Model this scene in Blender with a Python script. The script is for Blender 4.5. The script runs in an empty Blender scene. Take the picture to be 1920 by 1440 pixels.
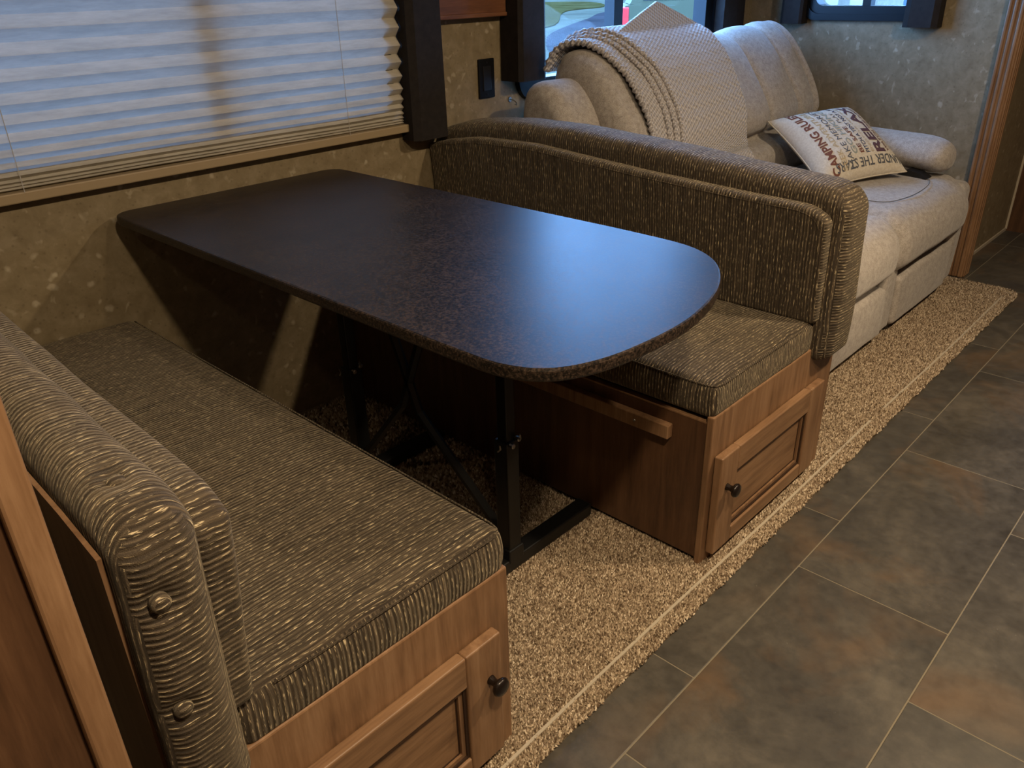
import bpy, bmesh, math, random
import numpy as np
from mathutils import Vector, Matrix, noise as mnoise

random.seed(7); np.random.seed(7)
SC = bpy.context.scene
COL = SC.collection

# ------------------------------------------------------------------ camera
CAM = Vector((-0.69541, -0.69378, 1.19775))
_a, _b, _c = math.radians(44.0108), math.radians(-26.8803), math.radians(-1.5602)
FW = Vector((math.cos(_b)*math.cos(_a), math.cos(_b)*math.sin(_a), math.sin(_b)))
_r = Vector((math.sin(_a), -math.cos(_a), 0)); _u = _r.cross(FW)
RT = math.cos(_c)*_r + math.sin(_c)*_u
UP = -math.sin(_c)*_r + math.cos(_c)*_u
cam = bpy.data.cameras.new('camera'); camo = bpy.data.objects.new('camera', cam); COL.objects.link(camo)
cam.sensor_width = 36; cam.lens = 1495.04/1920*36; cam.clip_start = .01; cam.clip_end = 300
M = Matrix.Identity(4)
for i in range(3):
    M[i][0] = RT[i]; M[i][1] = UP[i]; M[i][2] = -FW[i]; M[i][3] = CAM[i]
camo.matrix_world = M
SC.camera = camo

# ------------------------------------------------------------------ exposure, sky, lamps
SC.view_settings.view_transform = 'Standard'; SC.view_settings.look = 'None'
SC.view_settings.gamma = 1; SC.view_settings.use_curve_mapping = False
SC.view_settings.exposure = 0.75
W = bpy.data.worlds.new('dusk_sky'); SC.world = W; W.use_nodes = True
bg = W.node_tree.nodes['Background']
bg.inputs[0].default_value = (0.215, 0.47, 1.0, 1); bg.inputs[1].default_value = 15.0

WARM = (1.0, 0.78, 0.52)
def lamp(name, x, y, z, watts, size=.11, color=WARM, aim=None, spot=None, blend=.5):
    if spot:
        l = bpy.data.lights.new(name, 'SPOT'); l.spot_size = math.radians(spot); l.spot_blend = blend
        l.shadow_soft_size = size
    else:
        l = bpy.data.lights.new(name, 'AREA'); l.shape = 'DISK'; l.size = size
    l.energy = watts; l.color = color
    o = bpy.data.objects.new(name, l); COL.objects.link(o); o.location = (x, y, z)
    if aim: o.rotation_euler = (Vector(aim)-Vector((x, y, z))).to_track_quat('-Z', 'Y').to_euler()
    return o
lamp('ceiling_or_fill_lamp', -.42, -.85, 2.03, 19)
lamp('ceiling_or_fill_lamp', .36, -.95, 2.03, 7)
lamp('ceiling_or_fill_lamp', 1.45, -.92, 2.03, 21)
lamp('ceiling_or_fill_lamp', -1.15, .30, 2.03, 1.3)  # added fill with no known fixture, brightens the near bench backboard
lamp('sofa_patch_spot', 1.30, -1.45, 1.05, 26, .03, aim=(1.86, .17, .33), spot=20, blend=1)  # low warm spot added for the bright patch on the sofa front
for nm, loc, rot, sx, sy in (('window_portal', (2.1, 1.40, 1.25), (math.radians(-90), 0, 0), 1.3, .9),
                             ('window_portal', (3.20, .78, 1.28), (0, math.radians(90), 0), .6, .6)):
    l = bpy.data.lights.new(nm, 'AREA'); l.shape = 'RECTANGLE'; l.size = sx; l.size_y = sy
    l.cycles.is_portal = True
    o = bpy.data.objects.new(nm, l); COL.objects.link(o); o.location = loc; o.rotation_euler = rot

# ------------------------------------------------------------------ node helpers
class NT:
    def __init__(s, name):
        s.m = bpy.data.materials.new(name); s.m.use_nodes = True
        s.t = s.m.node_tree; s.b = s.t.nodes['Principled BSDF']; s.out = s.t.nodes['Material Output']
    def n(s, typ, ins=None, **kw):
        nd = s.t.nodes.new(typ)
        for k, v in kw.items(): setattr(nd, k, v)
        for k, v in (ins or {}).items(): s.set(nd.inputs[k], v)
        return nd
    def set(s, sock, v):
        if isinstance(v, bpy.types.NodeSocket): s.t.links.new(v, sock)
        elif isinstance(v, bpy.types.Node): s.t.links.new(v.outputs[0], sock)
        else: sock.default_value = v
    def coord(s, kind='Object', scale=(1, 1, 1)):
        tc = s.n('ShaderNodeTexCoord')
        mp = s.n('ShaderNodeMapping', {'Vector': tc.outputs[kind], 'Scale': scale})
        return mp.outputs[0]
    def noise(s, vec, scale, detail=4, rough=.5, dist=0):
        return s.n('ShaderNodeTexNoise', {'Vector': vec, 'Scale': scale, 'Detail': detail, 'Roughness': rough, 'Distortion': dist}).outputs['Fac']
    def vor(s, vec, scale, out='Distance'):
        return s.n('ShaderNodeTexVoronoi', {'Vector': vec, 'Scale': scale}).outputs[out]
    def ramp(s, fac, stops, interp='LINEAR'):
        nd = s.n('ShaderNodeValToRGB', {'Fac': fac}); cr = nd.color_ramp; cr.interpolation = interp
        while len(cr.elements) < len(stops): cr.elements.new(.5)
        for e, (p, c) in zip(cr.elements, stops):
            e.position = p; e.color = (c, c, c, 1) if isinstance(c, (int, float)) else (*c, 1)
        return nd.outputs[0]
    def mix(s, fac, a, b, mode='MIX'):
        nd = s.n('ShaderNodeMix', data_type='RGBA', blend_type=mode)
        s.set(nd.inputs[0], fac)
        for k, v in ((6, a), (7, b)):
            if isinstance(v, tuple): v = (*v, 1)
            s.set(nd.inputs[k], v)
        return nd.outputs[2]
    def math(s, op, a, b=0.0, c=None):
        nd = s.n('ShaderNodeMath', operation=op); s.set(nd.inputs[0], a); s.set(nd.inputs[1], b)
        if c is not None: s.set(nd.inputs[2], c)
        return nd.outputs[0]
    def bump(s, h, strength=.3, dist=.002):
        nd = s.n('ShaderNodeBump', {'Height': h, 'Strength': strength, 'Distance': dist}); s.set(s.b.inputs['Normal'], nd.outputs[0])
    def fin(s, color=None, rough=.6, spec=.5, metal=0):
        if color is not None:
            if isinstance(color, tuple): color = (*color, 1)
            s.set(s.b.inputs['Base Color'], color)
        s.set(s.b.inputs['Roughness'], rough); s.set(s.b.inputs['Specular IOR Level'], spec); s.b.inputs['Metallic'].default_value = metal
        return s.m

def plain(name, c, rough=.6, spec=.4, metal=0):
    return NT(name).fin(c, rough, spec, metal)

def m_wallpaper():
    t = NT('wallpaper'); v = t.coord()
    base = t.ramp(t.noise(v, 26, 6, .65, .4), [(.3, (.165, .125, .068)), (.5, (.22, .172, .10)), (.72, (.29, .235, .15))])
    big = t.noise(v, 6, 3, .6)
    base = t.mix(t.math('MULTIPLY', big, .5), base, (.17, .13, .075))
    wv = t.n('ShaderNodeMixRGB', {'Fac': .03, 'Color1': v, 'Color2': t.n('ShaderNodeTexNoise', {'Vector': v, 'Scale': 30}).outputs['Color']}).outputs[0]
    vd = t.vor(wv, 24)
    fl = t.ramp(vd, [(.10, 1), (.24, 0)])
    gate = t.ramp(t.vor(wv, 24, 'Color'), [(.72, 0), (.78, 1)])
    col = t.mix(t.math('MULTIPLY', t.math('MULTIPLY', fl, gate), .55), base, (.46, .40, .29))
    fn = t.noise(t.coord('Object', (1, 1, .8)), 40, 2, .4, .35)
    col = t.mix(t.ramp(fn, [(.66, 0), (.75, .38)]), col, (.48, .42, .30))
    vd2 = t.ramp(t.vor(v, 55), [(.12, .45), (.2, 0)])
    col = t.mix(vd2, col, (.12, .09, .05))
    t.bump(t.noise(v, 120, 3), .15, .001)
    return t.fin(col, .55, .35)

def m_wood(name, dark, mid, light, axis='z', scale=1.0, rough=.42):
    t = NT(name)
    sc = {'z': (14, 14, 1.1), 'x': (1.1, 14, 14), 'y': (14, 1.1, 14)}[axis]
    v = t.coord('Object', tuple(q*scale for q in sc))
    n1 = t.noise(v, 3.2, 8, .62, .35)
    n2 = t.noise(v, 16, 6, .7)
    f = t.math('ADD', t.math('MULTIPLY', n1, .7), t.math('MULTIPLY', n2, .3))
    blot = t.noise(t.coord(), 5, 3)
    f = t.math('ADD', f, t.math('MULTIPLY', t.math('SUBTRACT', blot, .5), .35))
    col = t.ramp(f, [(.33, dark), (.5, mid), (.68, light)])
    t.bump(f, .12, .001)
    return t.fin(col, rough, .4)

def m_bench():
    t = NT('striped_chenille')
    tc = t.n('ShaderNodeTexCoord'); uv = tc.outputs['UV']; ob = t.coord()
    wob = t.n('ShaderNodeTexNoise', {'Vector': ob, 'Scale': 13, 'Detail': 2}).outputs['Fac']
    sx = t.n('ShaderNodeSeparateXYZ', {'Vector': uv})
    u = t.math('ADD', sx.outputs[0], t.math('MULTIPLY', wob, .008))
    def cv(su, sv):
        return t.n('ShaderNodeCombineXYZ', {'X': t.math('MULTIPLY', u, su), 'Y': t.math('MULTIPLY', sx.outputs[1], sv)}).outputs[0]
    rib = t.math('SINE', t.math('MULTIPLY', u, 2*math.pi/.0074))
    ribn = t.math('MULTIPLY_ADD', rib, .5, .5)
    str1 = t.noise(cv(300, 6), 1, 3, .6)
    str2 = t.noise(cv(620, 60), 1, 2, .6)
    base = t.ramp(str1, [(.32, (.018, .012, .007)), (.5, (.060, .043, .026)), (.64, (.135, .100, .062))])
    base = t.mix(t.ramp(ribn, [(0, .65), (.6, 0)]), base, (.020, .013, .008))
    gold = t.math('MULTIPLY', t.ramp(str2, [(.56, 0), (.65, 1)]), t.ramp(ribn, [(.35, 0), (.75, 1)]))
    col = t.mix(t.math('MULTIPLY', gold, .9), base, (.66, .53, .32))
    t.bump(t.math('ADD', t.math('MULTIPLY', ribn, .8), t.math('MULTIPLY', t.noise(ob, 900, 2), .5)), .8, .0028)
    t.b.inputs['Sheen Weight'].default_value = .2; t.b.inputs['Sheen Roughness'].default_value = .4
    t.b.inputs['Sheen Tint'].default_value = (1, .85, .6, 1)
    return t.fin(col, t.ramp(gold, [(0, .8), (1, .38)]), .35)

def m_sofa():
    t = NT('heather_upholstery'); v = t.coord()
    n1 = t.noise(v, 340, 3, .7)
    n2 = t.noise(v, 60, 4, .6)
    col = t.ramp(t.math('ADD', t.math('MULTIPLY', n1, .6), t.math('MULTIPLY', n2, .4)), [(.34, (.20, .175, .15)), (.5, (.34, .305, .27)), (.66, (.47, .43, .385))])
    t.bump(t.math('ADD', t.math('MULTIPLY', n1, .7), t.math('MULTIPLY', t.noise(v, 14, 3), 1.4)), .35, .002)
    t.b.inputs['Sheen Weight'].default_value = .2
    return t.fin(col, .8, .25)

def m_knit():
    t = NT('waffle_knit'); uv = t.n('ShaderNodeTexCoord').outputs['UV']
    sx = t.n('ShaderNodeSeparateXYZ', {'Vector': uv})
    k = 2*math.pi/.0165
    a = t.math('SINE', t.math('MULTIPLY', sx.outputs[0], k)); b = t.math('SINE', t.math('MULTIPLY', sx.outputs[1], k))
    h = t.math('MULTIPLY_ADD', t.math('MULTIPLY', a, b), .5, .5)
    col = t.ramp(h, [(.05, (.24, .21, .20)), (.5, (.50, .455, .445)), (.9, (.66, .615, .605))])
    col = t.mix(.25, col, t.ramp(t.noise(t.coord(), 500, 2), [(.3, .24), (.7, .5)]))
    t.bump(h, 1.0, .006)
    t.b.inputs['Sheen Weight'].default_value = .3
    return t.fin(col, .9, .2)

def m_tabletop():
    t = NT('dark_laminate'); v = t.coord()
    n1 = t.noise(v, 230, 4, .7)
    n2 = t.noise(v, 9, 4, .6)
    f = t.math('ADD', t.math('MULTIPLY', n1, .86), t.math('MULTIPLY', n2, .14))
    col = t.ramp(f, [(.42, (.005, .004, .003)), (.5, (.018, .012, .0085)), (.60, (.058, .038, .026))])
    t.bump(n1, .25, .0006)
    return t.fin(col, t.ramp(n1, [(.3, .36), (.7, .48)]), .34)

def m_tile():
    t = NT('slate_tile'); v = t.coord()
    oi = t.n('ShaderNodeObjectInfo')
    off = t.n('ShaderNodeVectorMath', {0: v, 1: t.n('ShaderNodeCombineXYZ', {'X': t.math('MULTIPLY', oi.outputs['Random'], 37.0), 'Y': t.math('MULTIPLY', oi.outputs['Random'], 91.0)}).outputs[0]}, operation='ADD').outputs[0]
    n1 = t.noise(off, 3.4, 8, .68, .5)
    n2 = t.noise(off, 26, 6, .7)
    n3 = t.noise(off, 2.6, 4, .6, .6)
    g = t.ramp(t.math('ADD', t.math('MULTIPLY', n1, .7), t.math('MULTIPLY', n2, .3)), [(.34, (.034, .030, .025)), (.5, (.064, .057, .046)), (.66, (.112, .097, .075))])
    rust = t.mix(n2, (.085, .052, .028), (.155, .098, .054))
    col = t.mix(t.ramp(n3, [(.52, 0), (.70, .85)]), g, rust)
    specks = t.ramp(t.vor(off, 22), [(.015, .6), (.03, 0)])
    col = t.mix(t.math('MULTIPLY', specks, .5), col, (.30, .27, .22))
    t.bump(t.math('ADD', n1, t.math('MULTIPLY', n2, .5)), .15, .002)
    return t.fin(col, t.ramp(n2, [(.3, .36), (.7, .55)]), .45)

def m_pile():
    t = NT('carpet_pile')
    at = t.n('ShaderNodeAttribute', attribute_name='tuft')
    col = t.ramp(at.outputs['Fac'], [(0, (.075, .048, .028)), (.22, (.16, .11, .07)), (.45, (.30, .225, .15)), (.72, (.43, .34, .235)), (1, (.60, .50, .37))])
    return t.fin(col, .95, .1)

def m_backing():
    t = NT('carpet_backing'); v = t.coord()
    return t.fin(t.ramp(t.noise(v, 260, 3, .7), [(.35, (.07, .05, .03)), (.65, (.30, .23, .15))]), .95, .1)

def m_blind():
    t = NT('pleated_blind_cloth'); v = t.coord('Object', (1, 1, 1))
    n = t.noise(t.coord('Object', (6, 30, 30)), 1.6, 5, .65)
    col = t.ramp(n, [(.3, (.33, .30, .24)), (.7, (.47, .43, .36))])
    t.fin(col, .75, .2)
    tr = t.n('ShaderNodeBsdfTranslucent', {'Color': t.mix(.5, col, (.62, .60, .56))})
    mx = t.n('ShaderNodeMixShader', {0: .040, 1: t.b.outputs[0], 2: tr.outputs[0]})
    t.t.links.new(mx.outputs[0], t.out.inputs[0])
    return t.m

def m_glass():
    t = NT('window_glass')
    tr = t.n('ShaderNodeBsdfTransparent', {'Color': (.93, .97, .98, 1)})
    gl = t.n('ShaderNodeBsdfGlossy', {'Roughness': .03})
    mx = t.n('ShaderNodeMixShader', {0: .05, 1: tr.outputs[0], 2: gl.outputs[0]})
    t.t.links.new(mx.outputs[0], t.out.inputs[0])
    return t.m

def m_noise(name, a, b, scale, rough=.9, spec=.2):
    t = NT(name); return t.fin(t.ramp(t.noise(t.coord(), scale, 6, .65), [(.35, a), (.65, b)]), rough, spec)

MT = dict(
    wall=m_wallpaper(),
    wood=m_wood('honey_maple', (.125, .066, .033), (.21, .116, .059), (.29, .172, .094), 'z'),
    woodx=m_wood('honey_maple_rail', (.135, .072, .036), (.225, .127, .065), (.31, .185, .10), 'x'),
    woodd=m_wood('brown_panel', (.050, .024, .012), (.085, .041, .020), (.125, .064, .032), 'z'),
    woodc=m_wood('cherry_cornice', (.085, .032, .014), (.15, .060, .026), (.22, .095, .042), 'x'),
    groove=plain('dark_glaze', (.03, .014, .007), .5),
    bench=m_bench(), sofa=m_sofa(), knit=m_knit(), top=m_tabletop(), tile=m_tile(), pile=m_pile(), backing=m_backing(),
    grout=plain('grout', (.20, .17, .12), .8),
    metal=plain('black_painted_metal', (.008, .008, .008), .4, .4),
    bolt=plain('bolt_steel', (.35, .34, .32), .3, .5, 1),
    bronze=plain('bronze_knob', (.018, .012, .010), .28, .5, .4),
    frame=plain('black_window_frame', (.004, .005, .007), .42, .18),
    curtain=m_noise('dark_vinyl_curtain', (.013, .010, .009), (.020, .016, .014), 40, .75),
    plate=plain('black_plate', (.005, .005, .006), .5, .15),
    blind=m_blind(), rail=plain('blind_rail', (.30, .225, .13), .5), cord=plain('cord', (.42, .40, .36), .8),
    glass=m_glass(), ceil=plain('ceiling_vinyl', (.55, .50, .42), .7), linen=None,
    seam=plain('seam_strip', (.42, .36, .27), .8), black=plain('black_plastic', (.008, .008, .009), .4),
    thread=plain('seam_thread', (.13, .115, .095), .9),
    concrete=m_noise('driveway_concrete', (.034, .033, .024), (.056, .054, .038), .35, 1, 0),
    asphalt=m_noise('asphalt', (.016, .0145, .015), (.023, .021, .022), .25, 1, 0),
    lawn=m_noise('lawn', (.020, .016, .005), (.036, .030, .011), .5, 1, 0),
    paint=plain('white_car_paint', (.060, .058, .034), .6, .05), carglass=plain('car_glass', (.03, .06, .12), .08, .6),
    red=plain('tail_lamp_red', (.45, .012, .012), .35), rubber=plain('tyre', (.015, .015, .015), .8),
    chrome=plain('chrome', (.6, .6, .6), .15, .5, 1),
)
def m_linen():
    t = NT('printed_linen'); v = t.coord()
    t.bump(t.noise(v, 700, 2), .3, .0006)
    return t.fin(t.ramp(t.noise(v, 120, 4, .7), [(.3, (.47, .41, .32)), (.7, (.62, .57, .48))]), .85, .2)
MT['linen'] = m_linen()

# ------------------------------------------------------------------ object helpers
def wloc(o):
    v = Vector((0, 0, 0))
    while o is not None: v += o.location; o = o.parent
    return v
def mesh(name, verts, faces, mat, parent=None, smooth=False, uv=None, mats=None):
    me = bpy.data.meshes.new(name)
    off = wloc(parent)
    vs = np.asarray(verts, dtype=np.float64) - np.array(off)
    me.from_pydata(vs.tolist(), [], faces); me.update()
    me.materials.append(MT[mat] if isinstance(mat, str) else mat)
    if smooth: me.polygons.foreach_set('use_smooth', [True]*len(me.polygons))
    if uv is not None:
        ul = me.uv_layers.new(name='UVMap'); li = np.empty(len(me.loops), int); me.loops.foreach_get('vertex_index', li)
        if callable(uv):
            co = np.asarray(verts); dat = np.zeros((len(li), 2))
            for p in me.polygons:
                nrm = p.normal
                for l in range(p.loop_start, p.loop_start+p.loop_total): dat[l] = uv(co[li[l]], nrm)
        else: dat = np.asarray(uv)[li]
        ul.data.foreach_set('uv', dat.ravel())
    o = bpy.data.objects.new(name, me); COL.objects.link(o); o.parent = parent
    return o
def tag(o, label=None, cat=None, group=None, kind=None):
    if label: o['label'] = label
    if cat: o['category'] = cat
    if group: o['group'] = group
    if kind: o['kind'] = kind
    return o
def empty(name, loc, label=None, cat=None, group=None, kind=None):
    o = bpy.data.objects.new(name, None); COL.objects.link(o); o.location = loc; o.empty_display_size = .1
    return tag(o, label, cat, group, kind)

def rbox(x0, x1, y0, y1, z0, z1, r=.01, seg=(1, 1, 1), k=3, deform=None):
    """rounded box: grid on six faces, clamped onto an inner box and pushed out by r"""
    lo = np.array([x0, y0, z0], float); hi = np.array([x1, y1, z1], float)
    r = min(r, *(.499*(hi-lo)))
    ax = []
    for i in range(3):
        c = [r*(1-math.tan(math.pi/4*(1-j/k))) for j in range(k+1)]
        mid = [r+(hi[i]-lo[i]-2*r)*j/seg[i] for j in range(1, seg[i])]
        a = c+mid+[hi[i]-lo[i]-q for q in reversed(c)]
        ax.append(lo[i]+np.array(a))
    V = {}; verts = []; faces = []
    def vid(p):
        key = tuple(np.round(p, 6))
        if key not in V:
            q = np.clip(p, lo+r, hi-r); d = p-q; L = np.linalg.norm(d)
            V[key] = len(verts); verts.append(q+d/L*r if L > 1e-9 else p)
        return V[key]
    for a in range(3):
        b, c = (a+1) % 3, (a+2) % 3
        for side in (0, 1):
            for i in range(len(ax[b])-1):
                for j in range(len(ax[c])-1):
                    q = []
                    for di, dj in ((0, 0), (1, 0), (1, 1), (0, 1)):
                        p = np.zeros(3); p[a] = (lo, hi)[side][a]; p[b] = ax[b][i+di]; p[c] = ax[c][j+dj]; q.append(vid(p))
                    faces.append(q if side else q[::-1])
    if deform: verts = [deform(np.array(v, float)) for v in verts]
    return verts, faces
def box(name, x0, x1, y0, y1, z0, z1, mat, parent=None, r=.002, **kw):
    v, f = rbox(x0, x1, y0, y1, z0, z1, r, k=1)
    return mesh(name, v, f, mat, parent, **kw)
def sharp(x0, x1, y0, y1, z0, z1):
    v = [(x, y, z) for x in (x0, x1) for y in (y0, y1) for z in (z0, z1)]
    f = [(0, 1, 3, 2), (4, 6, 7, 5), (0, 4, 5, 1), (2, 3, 7, 6), (0, 2, 6, 4), (1, 5, 7, 3)]
    return v, f
def join(parts):
    V = []; F = []
    for v, f in parts:
        n = len(V); V += [tuple(q) for q in v]; F += [tuple(i+n for i in g) for g in f]
    return V, F
def catmull(pts, n=6, closed=False):
    P = [np.array(p, float) for p in pts]; out = []; m = len(P)
    rng = range(m) if closed else range(m-1)
    for i in rng:
        g = (lambda j: P[j % m]) if closed else (lambda j: P[min(max(j, 0), m-1)])
        a, b, c, d = g(i-1), g(i), g(i+1), g(i+2)
        for s in range(n):
            t = s/n
            out.append(.5*((2*b)+(-a+c)*t+(2*a-5*b+4*c-d)*t*t+(-a+3*b-3*c+d)*t**3))
    if not closed: out.append(P[-1])
    return out
def tube(pts, r, n=8, closed=False, bead=None):
    P = [Vector(p) for p in pts]; V = []; F = []; m = len(P)
    prev = None
    for i, p in enumerate(P):
        if closed: t = (P[(i+1) % m]-P[i-1])
        else: t = P[min(i+1, m-1)]-P[max(i-1, 0)]
        t.normalize()
        a = prev if prev is not None else (Vector((0, 0, 1)) if abs(t.z) < .9 else Vector((1, 0, 0)))
        a = (a-t*a.dot(t)).normalized(); prev = a; b = t.cross(a)
        rr = (r(i/(m-1)) if callable(r) else r)
        if bead: rr *= 1+bead*math.sin(i*2.1)
        for j in range(n):
            an = 2*math.pi*j/n; V.append(tuple(p+a*math.cos(an)*rr+b*math.sin(an)*rr))
    for i in range(m-1+(1 if closed else 0)):
        for j in range(n):
            i2 = (i+1) % m; F.append((i*n+j, i*n+(j+1) % n, i2*n+(j+1) % n, i2*n+j))
    if not closed:
        F.append(tuple(range(n))[::-1]); F.append(tuple((m-1)*n+j for j in range(n)))
    return V, F
def lathe(c, axis, prof, n=20):
    """prof: (distance along axis, radius)"""
    ax = Vector(axis).normalized(); a = ax.orthogonal().normalized(); b = ax.cross(a); V = []; F = []
    for d, r in prof:
        for j in range(n):
            an = 2*math.pi*j/n; V.append(tuple(Vector(c)+ax*d+(a*math.cos(an)+b*math.sin(an))*r))
    for i in range(len(prof)-1):
        for j in range(n): F.append((i*n+j, i*n+(j+1) % n, (i+1)*n+(j+1) % n, (i+1)*n+j))
    F.append(tuple(range(n))[::-1]); F.append(tuple((len(prof)-1)*n+j for j in range(n)))
    return V, F
def prism(poly, z0, z1, axis=2):
    n = len(poly); V = []
    for z in (z0, z1):
        for a, b in poly:
            p = [a, b]; p.insert(axis, z); V.append(tuple(p))
    F = [tuple(range(n))[::-1], tuple(range(n, 2*n))]
    F += [(i, (i+1) % n, n+(i+1) % n, n+i) for i in range(n)]
    return V, F
def rrect(u0, u1, v0, v1, r, n=6):
    out = []
    for cu, cv, a0 in ((u1-r, v0+r, -90), (u1-r, v1-r, 0), (u0+r, v1-r, 90), (u0+r, v0+r, 180)):
        for i in range(n+1):
            a = math.radians(a0+90*i/n); out.append((cu+r*math.cos(a), cv+r*math.sin(a)))
    return out
def ring(outer, inner, d0, d1, axis):
    """frame between two outlines with the same count, thickness d0..d1 along axis"""
    n = len(outer); V = []
    for d in (d0, d1):
        for L in (outer, inner):
            for a, b in L:
                p = [a, b]; p.insert(axis, d); V.append(tuple(p))
    F = []
    for i in range(n):
        j = (i+1) % n
        F += [(i, j, n+j, n+i), (2*n+i, 3*n+i, 3*n+j, 2*n+j), (i, 2*n+i, 2*n+j, j), (n+i, n+j, 3*n+j, 3*n+i)]
    return V, F
def nz(p, s=1.0, k=0.0):
    return mnoise.noise(Vector((p[0]*s+k, p[1]*s-k, p[2]*s+2*k)))

# ================================================================== SETTING
YW = 1.317      # window wall
XE = 3.06       # end wall of the slide-out
XS = -.60       # near end of the slide-out
# floor: tiles laid on a grout bed
fl = empty('floor', (1.5, -.6, -.01), kind='structure')
mesh('grout_bed', *sharp(-2.2, 5.2, -2.0, 1.45, -.05, -.0093), 'grout', fl)
def tile(x0, x1, y0, y1):
    v, f = rbox(x0+.0012, x1-.0012, y0+.0012, y1-.0012, -.02, -.0085, .0012, k=1)
    c = Vector(((x0+x1)/2, (y0+y1)/2, -.01))
    e = mesh('tile', [tuple(Vector(q)-c) for q in v], f, 'tile', None)
    e.parent = fl; e.location = c-fl.location
for k, yb in enumerate([.155, -.165, -.485, -.805, -1.125, -1.445, -1.765]):
    offs = [.335, .110, .550][k % 3]
    x = offs-.665*5
    while x < 5.2:
        if x+.665 > -2.2: tile(max(x, -2.2), min(x+.665, 5.2), yb-.32, yb)
        x += .665

for x in (2.995, 3.66): tile(x, min(x+.665, 3.93), .155, .235)

def wall_with_holes(name, axis, pos, thick, u0, u1, v0, v1, holes):
    """wall in the u-z plane made of blocks round its openings"""
    us = sorted({u0, u1, *[h[0] for h in holes], *[h[1] for h in holes]})
    vs = sorted({v0, v1, *[h[2] for h in holes], *[h[3] for h in holes]})
    V = []; F = []; idx = {}
    def vid(u, v, d):
        k = (round(u, 5), round(v, 5), d)
        if k not in idx:
            p = (pos+thick*d, u, v) if axis == 0 else (u, pos+thick*d, v)
            idx[k] = len(V); V.append(p)
        return idx[k]
    solid = lambda i, j: 0 <= i < len(us)-1 and 0 <= j < len(vs)-1 and not any(h[0]-1e-6 <= us[i] and us[i+1] <= h[1]+1e-6 and h[2]-1e-6 <= vs[j] and vs[j+1] <= h[3]+1e-6 for h in holes)
    for i in range(len(us)-1):
        for j in range(len(vs)-1):
            if not solid(i, j): continue
            a, b, c, d = us[i], us[i+1], vs[j], vs[j+1]
            F.append((vid(a, c, 0), vid(b, c, 0), vid(b, d, 0), vid(a, d, 0)))
            F.append((vid(a, c, 1), vid(a, d, 1), vid(b, d, 1), vid(b, c, 1)))
            for (di, dj, p, q) in ((-1, 0, (a, c), (a, d)), (1, 0, (b, c), (b, d)), (0, -1, (a, c), (b, c)), (0, 1, (a, d), (b, d))):
                if not solid(i+di, j+dj): F.append((vid(*p, 0), vid(*q, 0), vid(*q, 1), vid(*p, 1)))
    o = mesh(name, V, F, 'wall'); bm = bmesh.new(); bm.from_mesh(o.data); bmesh.ops.recalc_face_normals(bm, faces=bm.faces); bm.to_mesh(o.data); bm.free()
    return tag(o, kind='structure')
H1 = (-.54, .90, .83, 1.55); H2 = (1.47, 2.68, .86, 1.70); H3 = (.57, 1.02, 1.045, 1.60)
wall_with_holes('wall_window', 1, YW, .06, -1.4, 5.0, -.05, 2.07, [H1, H2])
wall_with_holes('wall_end', 0, XE, .06, .235, YW, -.05, 2.07, [H3])
tag(mesh('wall_passage', *sharp(XE+.06, 3.93, .235, .29, -.05, 2.07), 'wall'), kind='structure')
tag(mesh('wall_far', *sharp(3.93, 3.98, -2.0, .29, -.05, 2.07), 'woodd'), kind='structure')
tag(mesh('wall_near', *sharp(-1.46, -1.4, -2.0, 1.4, -.05, 2.07), 'wall'), kind='structure')
tag(mesh('wall_aisle', *sharp(-1.4, 3.98, -2.06, -2.0, -.05, 2.07), 'woodd'), kind='structure')
tag(mesh('ceiling', *sharp(-1.46, 5.0, -2.06, 1.4, 2.07, 2.12), 'ceil'), kind='structure')
tag(mesh('baseboard_passage', *sharp(XE+.06, 3.93, .229, .235, -.009, .006), 'seam'), kind='structure')
tag(mesh('trim_2', *sharp(3.924, 3.93, .226, .235, 0, 2.07), 'seam'), kind='structure')
# ribbed wooden fascia post at the far end of the slide-out
tp = empty('trim_1', (3.02, .2, 0), kind='structure')
box('fascia_post', 3.036, 3.115, .170, .235, -.008, 2.07, 'wood', tp, .004)
for yy in (.234, .213, .190): box('bead', 3.028, 3.040, yy-.012, yy, -.006, 2.07, 'wood', tp, .004)
for xx in (3.05, 3.075, 3.10): box('bead', xx-.008, xx+.008, .163, .173, -.006, 2.07, 'wood', tp, .004)

# windows ------------------------------------------------------------
def window(name, axis, pos, outer, glass, rr, mull, hole):
    """black RV window: rounded flange on the wall, inner frame, panes, mullion"""
    cx = (outer[0]+outer[1])/2
    loc = (cx, pos, outer[2]) if axis == 1 else (pos, cx, outer[2])
    w = empty(name, loc, kind='structure')
    O = rrect(*outer, rr); I = rrect(outer[0]+.026, outer[1]-.026, outer[2]+.026, outer[3]-.026, rr*.8)
    G = rrect(*glass, rr*.6)
    mesh('window_flange', *ring(O, I, pos-.022, pos-.001, axis), 'frame', w)
    mesh('window_sash', *ring(rrect(outer[0]+.022, outer[1]-.022, outer[2]+.022, outer[3]-.022, rr*.8), G, pos-.012, pos+.05, axis), 'frame', w)
    for m0, m1 in mull:
        mesh('mullion', *(sharp(m0, m1, pos+.0, pos+.046, glass[2], glass[3]) if axis == 1 else sharp(pos, pos+.046, m0, m1, glass[2], glass[3])), 'frame', w)
    e = .004
    cuts = [glass[0]]+[q for m in mull for q in m]+[glass[1]]
    for a, b in zip(cuts[::2], cuts[1::2]):
        mesh('pane', *(sharp(a-e, b+e, pos+.030, pos+.034, glass[2]-e, glass[3]+e) if axis == 1 else sharp(pos+.030, pos+.034, a-e, b+e, glass[2]-e, glass[3]+e)), 'glass', w)
    return w
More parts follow.
